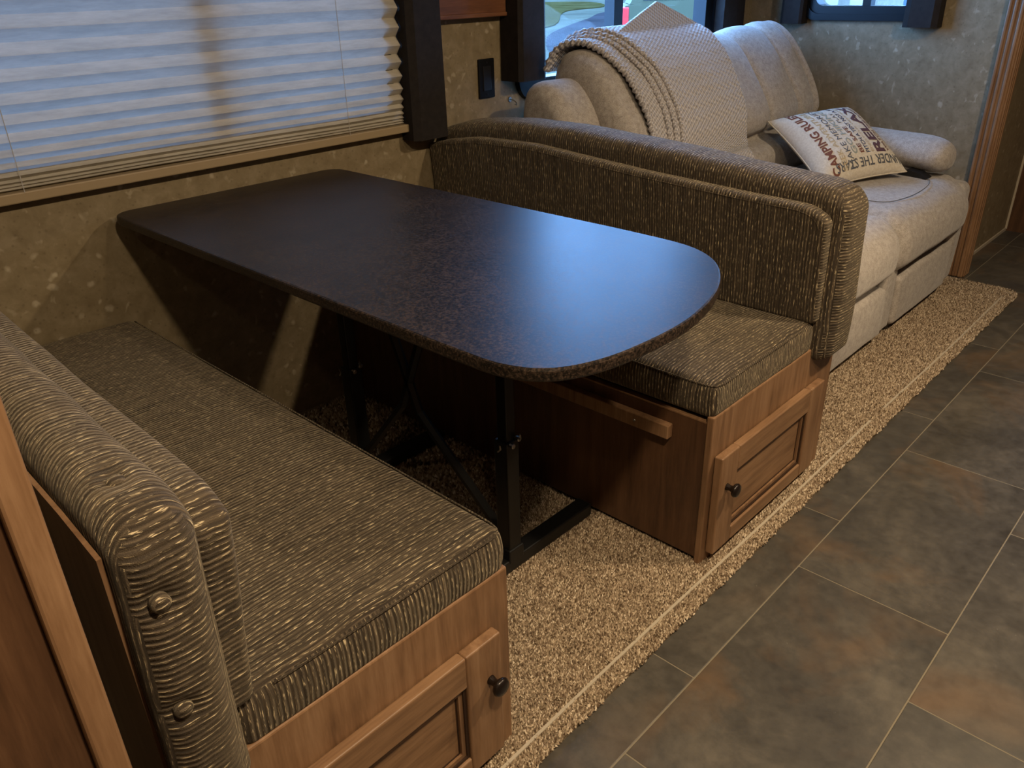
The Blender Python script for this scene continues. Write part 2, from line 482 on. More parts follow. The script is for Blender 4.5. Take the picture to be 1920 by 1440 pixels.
window('window_1', 1, YW+.01, (-.54, .90, .83, 1.55), (-.52, .88, .85, 1.50), .04, [(.30, .36)], H1)
window('window_2', 1, YW, (1.44, 2.72, .815, 1.74), (1.51, 2.64, .885, 1.67), .075, [(2.0, 2.055)], H2)
window('window_3', 0, XE, (.53, 1.06, 1.005, 1.64), (.585, 1.005, 1.062, 1.58), .07, [(.765, .80)], H3)

# ================================================================== OUTSIDE
GZ = -.75
tag(mesh('ground', *sharp(1.5, 140, -60, 140, GZ-.3, GZ), 'concrete'), kind='structure')
mesh_road = prism([tuple(p) for p in catmull([(15.2, 12.2), (17.7, 15.1), (20.7, 18.0), (24.9, 21.5), (29.6, 24.6), (36, 28.4), (45.2, 33.6), (60, 36), (60, 5), (20, 5), (14, 10)], 5, True)], GZ-.05, GZ+.004)
tag(mesh('road', *mesh_road, 'asphalt'), 'bluish grey asphalt road seen through the big window', 'road')
tag(mesh('lawn', *prism([tuple(p) for p in catmull([(27, 25.5), (30, 25.6), (43.4, 36.1), (51, 38.8), (59.8, 46.9), (60, 52), (52, 55), (40, 44), (30, 32)], 5, True)], GZ-.05, GZ+.06), 'lawn'), 'patch of green lawn beyond the road outside', 'lawn')

def car(name, origin, yaw, label):
    e = empty(name, origin, label, 'car')
    def P(nm, vf, mat):
        v, f = vf; c, s = math.cos(yaw), math.sin(yaw)
        vv = [(origin[0]+x*c-y*s, origin[1]+x*s+y*c, origin[2]+z) for x, y, z in v]
        return mesh(nm, vv, f, mat, e)
    # x forward from the tail at 0, y from 0 (near side) to 1.9
    side = [(0, .55), (0, 1.28), (.05, 1.36), (1.0, 1.42), (1.6, 1.45), (4.0, 1.2), (4.9, 1.05), (5.0, .8), (5.0, .45), (.1, .45)]
    P('car_body', prism([(x, z) for x, z in side], 0, 1.9, 1), 'paint')
    P('cabin', prism([(.15, 1.38), (.5, 1.98), (2.9, 2.0), (3.8, 1.25), (2, 1.25)], .12, 1.78, 1), 'paint')
    P('side_window', prism([(.45, 1.46), (.68, 1.88), (1.7, 1.90), (1.7, 1.46)], .10, .125, 1), 'carglass')
    P('side_window', prism([(1.8, 1.46), (1.8, 1.90), (2.8, 1.90), (3.4, 1.46)], .10, .125, 1), 'carglass')
    P('tail_lamp', rbox(-.03, .13, -.02, .16, .86, 1.33, .03), 'red')
    P('rear_bumper', rbox(-.12, .12, .0, 1.9, .45, .66, .05), 'chrome')
    for x in (.95, 3.9):
        w = P('wheel', lathe((x, -.02, .38), (0, 1, 0), [(0, .1), (.0, .36), (.03, .38), (.22, .38), (.24, .30)], 24), 'rubber')
        P('hubcap', lathe((x, -.03, .38), (0, 1, 0), [(0, .18), (.02, .21), (.03, .21)], 18), 'chrome')
    return e
car('pickup_truck', (15.45, 11.1, GZ+.005), math.radians(-50), 'white vehicle with red tail lamp parked outside the big window')
car('parked_car', (7.4, 4.6, GZ), math.radians(-75), 'pale vehicle glimpsed through the small end window')

# ================================================================== BLIND WINDOW
bl = empty('pleated_blind', (0, 1.29, .79), 'cream pleated blind lowered over the long window beside the table', 'blind')
zs = [.812, .818, .825, .835, .850, .870, .897, .930, .968, 1.010, 1.058, 1.108, 1.160, 1.212, 1.264, 1.316, 1.368, 1.42, 1.472, 1.524]
V = []; NX = 60
xs_ = np.linspace(-.575, .922, NX)
rows = []
for i, z in enumerate(zs):
    rows.append((z, 1.305))
    if i < len(zs)-1:
        g = zs[i+1]-z
        rows.append((z+g*.5, 1.305-min(.019, .004+g*.36)))
for z, y in rows:
    for x in xs_: V.append((x, y+.0012*nz((x, z, 0), 5), z+.003*nz((x, 0, z), 3.1, 5)))
F = [(i*NX+j, i*NX+j+1, (i+1)*NX+j+1, (i+1)*NX+j) for i in range(len(rows)-1) for j in range(NX-1)]
mesh('pleated_cloth', V, F, 'blind', bl)
box('bottom_rail', -.575, .938, 1.281, 1.312, .788, .811, 'rail', bl, .003)
for x in (-.165, .705):
    mesh('cord', *tube([(x, 1.279, .81), (x, 1.279, 1.55)], .0009, 5), 'cord', bl)
box('head_rail', -.575, .938, 1.27, 1.316, 1.535, 1.57, 'rail', bl, .003)

# curtains ------------------------------------------------------------
def curtain(pts_bottom, flare, z0, z1, label, axis=1):
    """boxed side panel: outline of the horizontal section, flaring towards its foot"""
    c = np.mean(pts_bottom, axis=0)
    e = empty('side_curtain', (c[0], c[1], z0), label, 'curtain', 'dark side curtains at the windows')
    n = len(pts_bottom); V = []
    L = 8
    for k in range(L+1):
        t = k/L
        for p in pts_bottom:
            q = np.array(p)+np.array(flare)*(1-t)*0 + (np.array(p)-c)*flare_k(t)
            V.append((q[0], q[1], z0+(z1-z0)*t))
    F = [(k*n+i, k*n+(i+1) % n, (k+1)*n+(i+1) % n, (k+1)*n+i) for k in range(L) for i in range(n)]
    F.append(tuple(range(n))[::-1]); F.append(tuple(L*n+i for i in range(n)))
    mesh('curtain_panel', V, F, 'curtain', e)
    return e
def flare_k(t): return -.10*t
def hem(e, x0, x1, y0, y1, z):
    box('hem', x0, x1, y0, y1, z, z+.012, 'curtain', e, .002)
yb_ = YW-.002
c1 = curtain([(.925, yb_), (.925, 1.262), (.945, 1.245), (1.052, 1.245), (1.062, 1.262), (1.062, yb_)], 0, .762, 1.6, 'dark brown side curtain at the right end of the pleated blind')
c2 = curtain([(1.372, yb_), (1.372, 1.235), (1.385, 1.222), (1.490, 1.222), (1.510, 1.235), (1.510, 1.29), (1.47, yb_)], 0, .892, 1.75, 'dark side curtain at the left of the sofa window, beside the wall plate')
c3 = curtain([(2.70, yb_), (2.70, 1.25), (2.80, 1.24), (2.88, 1.25), (2.88, yb_)], 0, .90, 1.75, 'dark side curtain at the right of the sofa window, behind the sofa back')
xb_ = XE-.002
c4 = curtain([(xb_, 1.135), (3.0, 1.135), (2.99, 1.12), (2.99, 1.045), (3.0, 1.035), (xb_, 1.035)], 0, .992, 1.66, 'small dark side curtain at the left of the end window')
c5 = curtain([(xb_, .60), (3.0, .60), (2.985, .575), (2.985, .485), (3.0, .465), (xb_, .465)], 0, .985, 1.66, 'wider dark side curtain at the right of the end window')

# wooden cornice between windows
cn = empty('wall_cornice', (1.2, 1.30, 1.095), 'reddish wooden cornice board on the wall between the two side curtains', 'cornice')
box('cornice_board', 1.065, 1.372, 1.285, 1.316, 1.105, 1.45, 'woodc', cn, .002)
box('cornice_bead', 1.065, 1.372, 1.279, 1.316, 1.093, 1.106, 'woodc', cn, .003)
# wall plate
wp = empty('wall_plate', (1.297, 1.316, .84), 'black rectangular outlet plate on the tan wall between the windows', 'outlet')
box('cover_plate', 1.262, 1.335, 1.309, 1.3165, .845, .968, 'plate', wp, .003)
box('socket_insert', 1.280, 1.317, 1.3065, 1.3105, .868, .945, 'black', wp, .002)
for z in (.857, .956): mesh('screw', *lathe((1.2985, 1.309, z), (0, -1, 0), [(0, .003), (.0015, .0028)], 10), 'black', wp)
# curtain hook on the wall
hk = empty('wall_hook', (1.412, 1.315, .825), 'tiny metal curtain hook on the wall under the dark curtain', 'hook')
mesh('hook_plate', *lathe((1.412, 1.316, .828), (0, -1, 0), [(0, .009), (.003, .008)], 12), 'bolt', hk)
mesh('hook_wire', *tube([(1.412, 1.314, .828), (1.414, 1.298, .826), (1.418, 1.29, .818), (1.422, 1.294, .810), (1.423, 1.302, .812)], .0018, 6), 'bolt', hk)

# ================================================================== CARPET
cp = empty('carpet', (1.2, .3, -.008), 'beige speckled carpet under the benches, table and sofa', 'carpet')
YC = -.074; XC = 2.985
def in_carpet(x, y):
    if x > XC or y < YC: return False
    r = .075
    if x > XC-r and y < YC+r: return (x-(XC-r))**2+(y-(YC+r))**2 < r*r
    return True
poly = [(XS-.2, YC+.004)]+[(XC-.075+.071*math.cos(a), YC+.075+.071*math.sin(a)) for a in np.linspace(-math.pi/2, 0, 8)]+[(XC-.004, .18), (XC-.004, YW-.002), (XS-.2, YW-.002)]
mesh('carpet_base', *prism(poly, -.008, .001), 'backing', cp)
def tufts():
    reg = [(-.30, XC, YC, .30, .0039), (-.02, .63, .30, .62, .0042), (-.02, .63, .62, 1.3, .008)]
    P = []
    for x0, x1, y0, y1, d in reg:
        xs = np.arange(x0, x1, d); ys = np.arange(y0, y1, d)
        X, Y = np.meshgrid(xs, ys); X = X.ravel()+np.random.uniform(-d*.6, d*.6, X.size); Y = Y.ravel()+np.random.uniform(-d*.6, d*.6, Y.size)
        P.append(np.stack([X, Y, np.full(X.size, d)], 1))
    P = np.concatenate(P); x, y = P[:, 0], P[:, 1]
    r = .075
    wob = .004*np.sin(x*37)+.003*np.sin(x*101+1)
    ok = (x < XC+.001) & (y > YC+wob*.5)
    corner = (x > XC-r) & (y < YC+r); ok &= ~(corner & ((x-(XC-r))**2+(y-(YC+r))**2 > r*r))
    ok &= ~((np.abs(y-(-.034+.002*np.sin(x*5))) < .0028) & ((x < 1.52) | (x > 1.62)) & (x < 2.86))
    ok &= ~((x > .64) & (x < 1.18) & (y > .03)); ok &= ~((x < -.02) & (y > .03)); ok &= ~((x > 1.25) & (y > .24) & (x < 2.8))
    P = P[ok]; n = len(P); ang = np.random.uniform(0, 6.28, n); h = np.random.uniform(.004, .0085, n)*np.clip(P[:, 2]/.004, 1, 1.6)
    rad = P[:, 2]*np.random.uniform(.55, .85, n); lean = np.random.uniform(-.003, .003, (n, 2))
    V = np.zeros((n, 4, 3)); 
    for k in range(3):
        a = ang+k*2.094; V[:, k, 0] = P[:, 0]+np.cos(a)*rad; V[:, k, 1] = P[:, 1]+np.sin(a)*rad; V[:, k, 2] = 0
    V[:, 3, 0] = P[:, 0]+lean[:, 0]; V[:, 3, 1] = P[:, 1]+lean[:, 1]; V[:, 3, 2] = h
    base = np.arange(n)[:, None, None]*4; T = np.array([[0, 1, 3], [1, 2, 3], [2, 0, 3]])[None]
    Fc = (base+T).reshape(-1, 3)
    me = bpy.data.meshes.new('carpet_pile'); me.vertices.add(n*4); me.vertices.foreach_set('co', (V.reshape(-1, 3)-np.array(cp.location)).ravel())
    me.loops.add(len(Fc)*3); me.loops.foreach_set('vertex_index', Fc.ravel()); me.polygons.add(len(Fc))
    me.polygons.foreach_set('loop_start', np.arange(len(Fc))*3); me.polygons.foreach_set('loop_total', np.full(len(Fc), 3))
    me.update(); me.validate()
    at = me.attributes.new('tuft', 'FLOAT', 'POINT'); at.data.foreach_set('value', np.repeat(np.clip(np.random.normal(.44, .30, n), 0, 1), 4))
    me.materials.append(MT['pile']); o = bpy.data.objects.new('carpet_pile', me); COL.objects.link(o); o.parent = cp; o['kind'] = 'stuff'
tufts()
for a, b in ((-.4, 1.52), (1.62, 2.86)):
    n = 30; V = []
    for i in range(n+1):
        x = a+(b-a)*i/n; y = -.034+.002*math.sin(x*5)
        V += [(x, y-.003, .0005), (x, y+.003, .0005), (x, y+.003, .0045), (x, y-.003, .0045)]
    F = [(4*i+j, 4*i+(j+1) % 4, 4*i+4+(j+1) % 4, 4*i+4+j) for i in range(n) for j in range(4)]+[(3, 2, 1, 0), (4*n, 4*n+1, 4*n+2, 4*n+3)]
    mesh('seam_strip', V, F, 'seam', cp)

# ================================================================== DINETTE BENCHES
def stripe_seat(p, n):
    if abs(n.y) > .65: return (p[0], p[2])
    return (p[1], p[0]+p[2])
def stripe_back(p, n):
    if abs(n.y) > .65: return (p[2], p[0])
    return (p[1], p[0]+p[2])
def arc_out(y):   # height of the draped back cushion
    return float(np.interp(y, [-.05, 0, .2, .42, .78, 1.0, 1.2, 1.32], [.752, .762, .777, .797, .818, .818, .800, .768]))-.030*max(0, 1-(y+.04)/.08)**2
def arc_in(y):
    return float(np.interp(y, [-.05, 0, .2, .5, .87, 1.1, 1.23, 1.32], [.726, .730, .737, .752, .779, .775, .756, .735]))-.030*max(0, 1-(y+.01)/.07)**2
def door_frame_parts(root, xa, xb, z0, z1, knob_x, st=.075):
    d = empty('door', ((xa+xb)/2, -.01, z0)); d.location = Vector(((xa+xb)/2, -.01, z0))-root.location; d.parent = root
    L = d.location+root.location
    y0, y1 = -.021, -.001
    def p(nm, vf, mat):
        v, f = vf; o = mesh(nm, [tuple(Vector(q)-L) for q in v], f, mat, None); o.parent = d; return o
    rt = .062
    p('stile', rbox(xa, xa+st, y0, y1, z0, z1, .0035, k=2), 'wood'); p('stile', rbox(xb-st, xb, y0, y1, z0, z1, .0035, k=2), 'wood')
    p('rail', rbox(xa+st, xb-st, y0, y1, z1-rt, z1, .0035, k=2), 'woodx'); p('rail', rbox(xa+st, xb-st, y0, y1, z0, z0+rt*.62, .0035, k=2), 'woodx')
    ia, ib, ja, jb = xa+st, xb-st, z0+rt*.62, z1-rt
    # stepped dark moulding round the recessed panel
    def fr(o, i, ya, yb, dd): return ring(rrect(ia+o, ib-o, ja+o, jb-o, .0005, 1), rrect(ia+i, ib-i, ja+i, jb-i, .0005, 1), ya, yb, 1)
    p('moulding', fr(-.001, .006, -.0155, -.003, 0), 'groove'); p('moulding', fr(.006, .014, -.0125, -.003, 0), 'wood'); p('moulding', fr(.014, .017, -.008, -.003, 0), 'groove')
    p('door_panel', sharp(ia+.014, ib-.014, -.007, -.001, ja+.014, jb-.014), 'woodx')
    kx, kz = knob_x
    k = p('knob', lathe((kx, -.020, kz), (0, -1, 0), [(0, .0085), (.004, .0075), (.010, .0062), (.016, .0085), (.019, .0145), (.024, .0165), (.029, .0135), (.0305, .006)], 24), 'bronze')
    for q in k.data.polygons: q.use_smooth = True
    return d
def bench(x0, s, label, dmax, buttons):
    """x0: inner edge of the seat; s=+1 opens to the right, -1 to the left; d runs away from the table"""
    X = lambda d: x0+s*d
    def rb(da, db, *a, **k): return rbox(min(X(da), X(db)), max(X(da), X(db)), *a, **k)
    root = empty('dinette_bench', (X(.3), .65, 0), label, 'bench', 'dinette benches on either side of the table')
    mesh('front_panel', *rb(0, dmax+.014, 0, .016, .0, .381, .003, k=1), 'wood', root)
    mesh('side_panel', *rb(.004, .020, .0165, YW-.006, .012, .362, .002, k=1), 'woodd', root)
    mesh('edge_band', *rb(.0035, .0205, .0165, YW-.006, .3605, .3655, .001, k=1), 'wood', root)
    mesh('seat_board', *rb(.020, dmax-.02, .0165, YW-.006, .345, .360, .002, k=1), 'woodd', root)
    bk = mesh('backboard', *prism([(.004, .0), (YW-.006, .0)]+[(y, arc_out(y)-.035) for y in np.linspace(YW-.006, .004, 16)], X(dmax+.0055), X(dmax+.0105), 0), 'wood', root)
    bm = bmesh.new(); bm.from_mesh(bk.data); bmesh.ops.recalc_face_normals(bm, faces=bm.faces); bm.to_mesh(bk.data); bm.free()
    # seat cushion
    def ds(v):
        x, y, z = v; t = (z-.37)/.085
        cx = abs(x-X(.21))/.21; cy = abs(y-.66)/.66
        if t > .5: v[2] += .010*(1-min(cx, 1)**4)*(1-min(cy, 1)**8)+.002*nz(v, 9)
        if y < .03: v[1] -= .006*math.sin(math.pi*min(max(t, 0), 1))+.003*nz(v, 14)*math.sin(math.pi*min(max(t, 0), 1))
        if (x-X(0))*s < .03: v[0] -= s*.004*math.sin(math.pi*min(max(t, 0), 1))
        return v
    cu = mesh('seat_cushion', *rb(.003, .452, .004, YW-.004, .372, .455, .016, seg=(14, 60, 5), k=3, deform=ds), 'bench', root, True, stripe_seat)
    # welt seams round the top of the boxing
    def welt(z, r=.0016):
        pts = [(X(.40), .004, z), (X(.25), .002, z), (X(.12), .002, z), (X(.06), .002, z), (X(.03), .002, z), (X(.009), .009, z), (X(.002), .03, z), (X(.001), .06, z), (X(.001), .12, z), (X(.001), .3, z), (X(.001), .7, z), (X(.001), YW-.02, z)]
        return tube(catmull(pts, 10), r, 6)
    mesh('welt', *welt(.4495), 'bench', cu, True, stripe_seat)
    # inner back pad
    def arcmap(v, z0, ztop, fn):
        t = (v[2]-z0)/(ztop-z0); v[2] = z0+t*(fn(v[1])-z0); return t
    def di(v):
        y = v[1]; t = arcmap(v, .452, .78, arc_in)
        v[0] += s*.022*(1-t)                    # leans over the seat at the top
        v[0] += .0016*nz(v, 11)
        return v
    pad = mesh('back_pad', *rb(.405, .452, -.006, YW-.004, .452, .78, .014, seg=(3, 60, 16), k=4, deform=di), 'bench', root, True, stripe_back)
    pts = []
    for y, t in [(.008, .03), (.008, .45), (.008, .84), (.012, .905), (.026, .945), (.06, .957)]+[(q, .957) for q in np.linspace(.13, 1.30, 16)]:
        z = .452+t*(arc_in(y)-.452); xx = X(.405)+s*.022*(1-t); pts.append((xx+.0016*nz((xx-s*.022*(1-t), y, z), 11), y, z))
    mesh('pad_seam', *tube(catmull(pts, 4), .0014, 6), 'bench', pad, True, stripe_back)
    # outer draped cushion
    do0, do1 = .450, dmax+.005
    def dо(v):
        y = v[1]; d = (v[0]-X(0))*s; t = arcmap(v, .345, .82, arc_out)
        c = (d-do0)/(do1-do0)-.5
        if t > .8: v[2] += .008*(1-4*c*c)*(t-.8)/.2
        if y < .0:
            v[1] -= .010*math.sin(math.pi*min(max(t, 0), 1)**.8)*(1-3*c*c)
            v[0] += s*(.014*(1-t)**1.5)*min(1, -y/.02)
        v[0] += .004*nz(v, 7, 3); v[1] += .003*nz(v, 9, 8); v[2] += .002*nz(v, 12, 4)
        for bx, bz, top in buttons:
            if not top and y < .02:
                q = math.hypot(v[0]-bx, v[2]-bz); v[1] += .012*math.exp(-(q/.016)**2)
            if top and t > .8:
                q = math.hypot(v[0]-bx, v[1]-bz); v[2] -= .010*math.exp(-(q/.018)**2)
        return v
    oc = mesh('back_cushion', *rb(do0, do1, -.034, YW-.004, .345, .82, .03, seg=(12, 64, 40), k=4, deform=dо), 'bench', root, True, stripe_back)
    for bx, bz, top in buttons:
        if top: vf = lathe((bx, bz, arc_out(bz)-.003), (0, 0, 1), [(0, .010), (.004, .010), (.007, .007), (.008, .002)], 16)
        else: vf = lathe((bx, -.034, bz), (0, -1, 0), [(-.004, .010), (.004, .010), (.007, .0075), (.0085, .002)], 16)
        mesh('covered_button', *vf, 'bench', oc, True, stripe_back)
    return root
bL = bench(0.0, -1, 'nearest striped bench with its back to the camera side, left of the table', .530, [(-.508, .672, False), (-.515, .535, False), (-.492, .05, True)])
bR = bench(.618, 1, 'far striped bench between the table and the sofa, knob cupboard below', .585, [])
door_frame_parts(bL, -.515, -.040, .028, .288, (-.066, .205))
door_frame_parts(bR, .636, 1.135, .028, .282, (.668, .198))
ct = box('cleat', .602, .6215, .097, .60, .300, .333, 'wood', bR, .002)
sc_ = mesh('screw', *lathe((.602, .185, .317), (-1, 0, 0), [(0, .0035), (.0012, .003)], 10), 'bolt', bR)

# ================================================================== TABLE
tb = empty('dining_table', (.33, .6, 0), 'dark speckled table with rounded corners between the two benches', 'table')
outline = catmull([(.004, .30), (.004, .08), (.012, 0), (.045, -.055), (.11, -.088), (.20, -.102), (.31, -.102), (.42, -.080), (.51, -.043), (.585, .010), (.632, .075), (.650, .15), (.656, .30)], 6)
outline = [tuple(p) for p in outline]
for cx, cy, a0 in ((.606, 1.25, 0), (.054, 1.25, 90)):
    for i in range(9):
        a = math.radians(a0+90*i/8); outline.append((cx+.05*math.cos(a), cy+.05*math.sin(a)))
def slab(poly, z0, z1, r):
    n = len(poly); c = np.mean(poly, axis=0); P = np.array(poly); V = []
    T = np.roll(P, -1, 0)-np.roll(P, 1, 0); N = np.stack([T[:, 1], -T[:, 0]], 1); N /= np.linalg.norm(N, axis=1)[:, None]
    prof = [(-r, z0), (-r*.3, z0+r*.3), (0, z0+r), (0, z1-r), (-r*.3, z1-r*.3), (-r, z1)]
    for o, z in prof:
        for p in P+N*o: V.append((p[0], p[1], z))
    F = [(k*n+i, k*n+(i+1) % n, (k+1)*n+(i+1) % n, (k+1)*n+i) for k in range(5) for i in range(n)]
    F.append(tuple(range(n))[::-1]); F.append(tuple(5*n+i for i in range(n)))
    return V, F
mesh('tabletop', *slab(outline, .703, .724, .004), 'top', tb)
def tleg(y, nm):
    x = .33
    lg = empty('leg', (x, y, 0)); lg.parent = tb; lg.location = Vector((x, y, 0))-tb.location
    L = Vector((x, y, 0))
    def p(nm, vf, mat='metal', sm=False):
        v, f = vf; o = mesh(nm, [tuple(Vector(q)-L) for q in v], f, mat, None, sm); o.parent = lg; return o
    p('lower_post', rbox(x-.019, x+.019, y-.019, y+.019, .03, .34, .003, k=1))
    p('upper_post', rbox(x-.014, x+.014, y-.014, y+.014, .30, .66, .003, k=1))
    p('post_collar', rbox(x-.023, x+.023, y-.023, y+.023, .03, .065, .003, k=1))
    p('foot_bar', rbox(x-.275, x+.272, y-.021, y+.021, .006, .038, .003, k=1))
    p('top_bracket', prism([(x-.03, .64), (x+.03, .64), (x+.12, .697), (x+.12, .703), (x-.12, .703), (x-.12, .697)], y-.022, y+.022, 1))
    p('hinge_plate', rbox(x-.030, x+.034, y-.026, y-.020, .575, .66, .002, k=1))
    for bx, bz in ((-.022, .64), (.004, .645), (.024, .652), (-.008, .335), (.010, .345)):
        p('bolt', lathe((x+bx, y-.020, bz), (0, -1, 0), [(0, .006), (.009, .006), (.010, .004)], 10), 'bolt')
    for q in (-1, 1):
        p('wing_clip', tube([(x-.020+.03*q, y-.024, .34), (x-.024+.03*q, y-.036, .352), (x-.03+.03*q, y-.040, .366)], .0018, 6), 'bolt')
    return lg
tleg(.318, 'near'); tleg(.86, 'far')
mesh('brace', *tube([(.33, .345, .09), (.33, .60, .30), (.33, .72, .60), (.33, .74, .69)], .011, 6), 'metal', tb)
mesh('brace', *tube([(.33, .84, .09), (.33, .66, .30), (.33, .53, .60), (.33, .50, .69)], .011, 6), 'metal', tb)
mesh('stretcher', *sharp(.315, .345, .339, .839, .66, .69), 'metal', tb)

# ================================================================== SOFA
sf = empty('recliner_sofa', (2.08, .65, 0), 'light grey fabric two-seat recliner sofa under the windows', 'sofa')
def xtrude(prof, x0, x1, nx, end=.03, rx=.05, off=None, droop=False):
    """closed (y,z) profile swept along x with softly rounded ends; off(x, k, p) -> outward offset"""
    P = np.array(prof); n = len(P); c = P.mean(0)
    T = np.roll(P, -1, 0)-np.roll(P, 1, 0); N = np.stack([T[:, 1], -T[:, 0]], 1); N /= np.linalg.norm(N, axis=1)[:, None]+1e-9
    if ((P-c)*N).sum() < 0: N = -N
    xs = []
    for i in range(7):
        a = math.pi/2*i/6; xs.append((x0+rx*(1-math.sin(a)), math.cos(a)))
    xs = xs[::-1]; xs = [(x0+rx*(1-math.cos(math.pi/2*i/6)), 1-math.sin(math.pi/2*i/6)) for i in range(7)]
    mid = [(x0+rx+(x1-x0-2*rx)*i/nx, 0) for i in range(1, nx)]
    xs = xs+mid+[(x0+x1-x, e) for x, e in reversed(xs)]
    V = []
    for x, e in xs:
        for k in range(n):
            o = -rx*e+(off(x, k, P[k]) if off else 0)
            q = P[k]+N[k]*o; V.append((x, q[0], q[1]-(.028*min(1, max(0, (2.7-x)/.55))*max(0, (q[1]-.6)/.4) if droop else 0)))
    m = len(xs); F = [(i*n+j, (i+1)*n+j, (i+1)*n+(j+1) % n, i*n+(j+1) % n) for i in range(m-1) for j in range(n)]
    for i in (0, m-1):
        V.append((xs[i][0], c[0], c[1])); ci = len(V)-1
        for j in range(n): F.append((ci, i*n+j, i*n+(j+1) % n) if i == 0 else (ci, i*n+(j+1) % n, i*n+j))
    return V, F
back_prof = [tuple(p) for p in catmull([(.86, .44), (.80, .46), (.772, .515), (.782, .575), (.868, .615), (.835, .66), (.835, .71), (.868, .78), (.915, .85), (.965, .92), (1.02, .975), (1.08, 1.0), (1.14, .985), (1.175, .93), (1.18, .80), (1.18, .62), (1.16, .46), (1.0, .43)], 4, True)]
def back_off(seams, k0=0):
    def f(x, k, p):
        front = 1 if (p[0] < 1.15 and p[1] > .48) else 0
        if not front: return 0
        g = sum(math.exp(-((x-s)/.007)**2) for s in seams)
        e = sorted(seams)
        puff = 0
        for a, b in zip(e[:-1], e[1:]):
            if a <= x <= b: puff = math.sin(math.pi*(x-a)/(b-a))**.6
        w = min(1, max(0, (p[1]-.62)/.06)) if p[1] > .60 else .3
        return (-.012*g+.016*puff)*w+.004*nz((x, p[0], p[1]), 8)
    return f
mesh('back_cushion', *xtrude(back_prof, 2.09, 2.84, 60, rx=.045, off=back_off([2.09, 2.40, 2.64, 2.78, 2.84]), droop=True), 'sofa', sf, True)
mesh('back_cushion', *xtrude(back_prof, 1.46, 2.09, 50, rx=.05, off=back_off([1.46, 1.60, 1.83, 2.09]), droop=True), 'sofa', sf, True)
def back_seam(x, nm='seam'):
    P = np.array(back_prof); pts = []
    T = np.roll(P, -1, 0)-np.roll(P, 1, 0); N = np.stack([T[:, 1], -T[:, 0]], 1); N /= np.linalg.norm(N, axis=1)[:, None]+1e-9
    if ((P-P.mean(0))*N).sum() < 0: N = -N
    for p, n_ in zip(P, N):
        if p[1] > .64 and p[0] < 1.13:
            o = -.012+.0015+.004*nz((x, p[0], p[1]), 8); q = p+n_*o
            pts.append((x, q[0], q[1]-.028*min(1, max(0, (2.7-x)/.55))*max(0, (q[1]-.6)/.4)))
    return tube(pts, .0016, 5)
for x in (2.40, 2.64, 2.78): mesh('stitched_seam', *back_seam(x), 'thread', sf)
wing = [tuple(p) for p in catmull([(.92, .50), (.93, .62), (.95, .74), (.99, .83), (1.05, .895), (1.11, .905), (1.16, .87), (1.18, .76), (1.18, .5), (1.05, .45)], 4, True)]
mesh('side_wing', *xtrude(wing, 1.30, 1.50, 14, rx=.05, off=lambda x, k, p: .004*nz((x, p[0], p[1]), 9, 2)), 'sofa', sf, True)
# seats
def seat(x0, x1, open_side, nm='seat_cushion'):
    def d(v):
        x, y, z = v; t = (z-.245)/.215; cx = (x-(x0+x1)/2)/((x1-x0)/2)
        if t > .5: v[2] += .022*(1-cx*cx)*math.sin(math.pi*min(max((y-.17)/.68, 0), 1))+.004*nz(v, 6)
        if y < .35:
            w = 1-(y-.17)/.18
            v[1] += .045*w*(max(0, t-.45)/.55)**2 - .012*w*math.sin(math.pi*t)*(1-cx**4)
            v[1] += .004*nz(v, 7, 6)
        if open_side and cx*open_side > .7:
            w = (cx*open_side-.7)/.3
            v[1] += .05*w*w*(1 if y < .4 else 0)*max(0, 1-(y-.15)/.25)
        return v
    return mesh(nm, *rbox(x0, x1, .150, .84, .245, .462, .06, seg=(20, 22, 8), k=5, deform=d), 'sofa', sf, True)
s1 = seat(1.34, 2.105, 0); s2 = seat(2.115, 2.86, 1)
def on_seat(x0, x1):
    cx = (x0+x1)/2; hw = (x1-x0)/2
    def f(x, y):
        c = (x-cx)/hw
        z = .462+.022*(1-c*c)*math.sin(math.pi*min(max((y-.17)/.68, 0), 1))
        if y < .21: z -= (.21-y)**2*6
        return z
    return f
# D shaped stitched line on the right seat and one on the left seat
f2 = on_seat(2.115, 2.86); pts = [(2.20, .80), (2.20, .55), (2.20, .40), (2.22, .28), (2.32, .245), (2.50, .24), (2.64, .27), (2.71, .36), (2.72, .55), (2.72, .80)]
mesh('stitch_line', *tube([(x, y, f2(x, y)+.0025+.004*nz((x, y, .46), 6)) for x, y in catmull(pts, 5)], .0013, 5), 'thread', s2)
mesh('seat_panel', *prism([tuple(p) for p in catmull([(2.21, .79), (2.21, .42), (2.23, .29), (2.33, .255), (2.50, .25), (2.63, .28), (2.70, .37), (2.71, .79)], 4, False)], .40, .455, 2), 'sofa', s2)
for a in ():
    pass
# footrests
def foot(x0, x1):
    def d(v):
        t = (v[2]-.035)/.185; cx = (v[0]-(x0+x1)/2)/((x1-x0)/2)
        if v[1] < .19: v[1] -= .010*math.sin(math.pi*min(max(t, 0), 1))*(1-cx**6); v[1] += .003*nz(v, 8, 4)
        if t > .8: v[2] += .008*nz(v, 4, 3)-.010*abs(cx)**6
        return v
    return mesh('footrest', *rbox(x0, x1, .168, .23, .032, .222, .018, seg=(16, 2, 8), k=4, deform=d), 'sofa', sf, True)
foot(1.40, 2.09); foot(2.205, 2.765)
mesh('centre_panel', *rbox(2.095, 2.20, .180, .26, .030, .262, .012, seg=(3, 2, 4), k=3), 'sofa', sf, True)
mesh('base_frame', *rbox(1.36, 2.84, .225, 1.15, .022, .26, .01, k=1), 'black', sf)
for x in (1.42, 1.95, 2.25, 2.76): mesh('foot_block', *rbox(x-.03, x+.03, .195, .25, .001, .032, .004, k=1), 'black', sf)
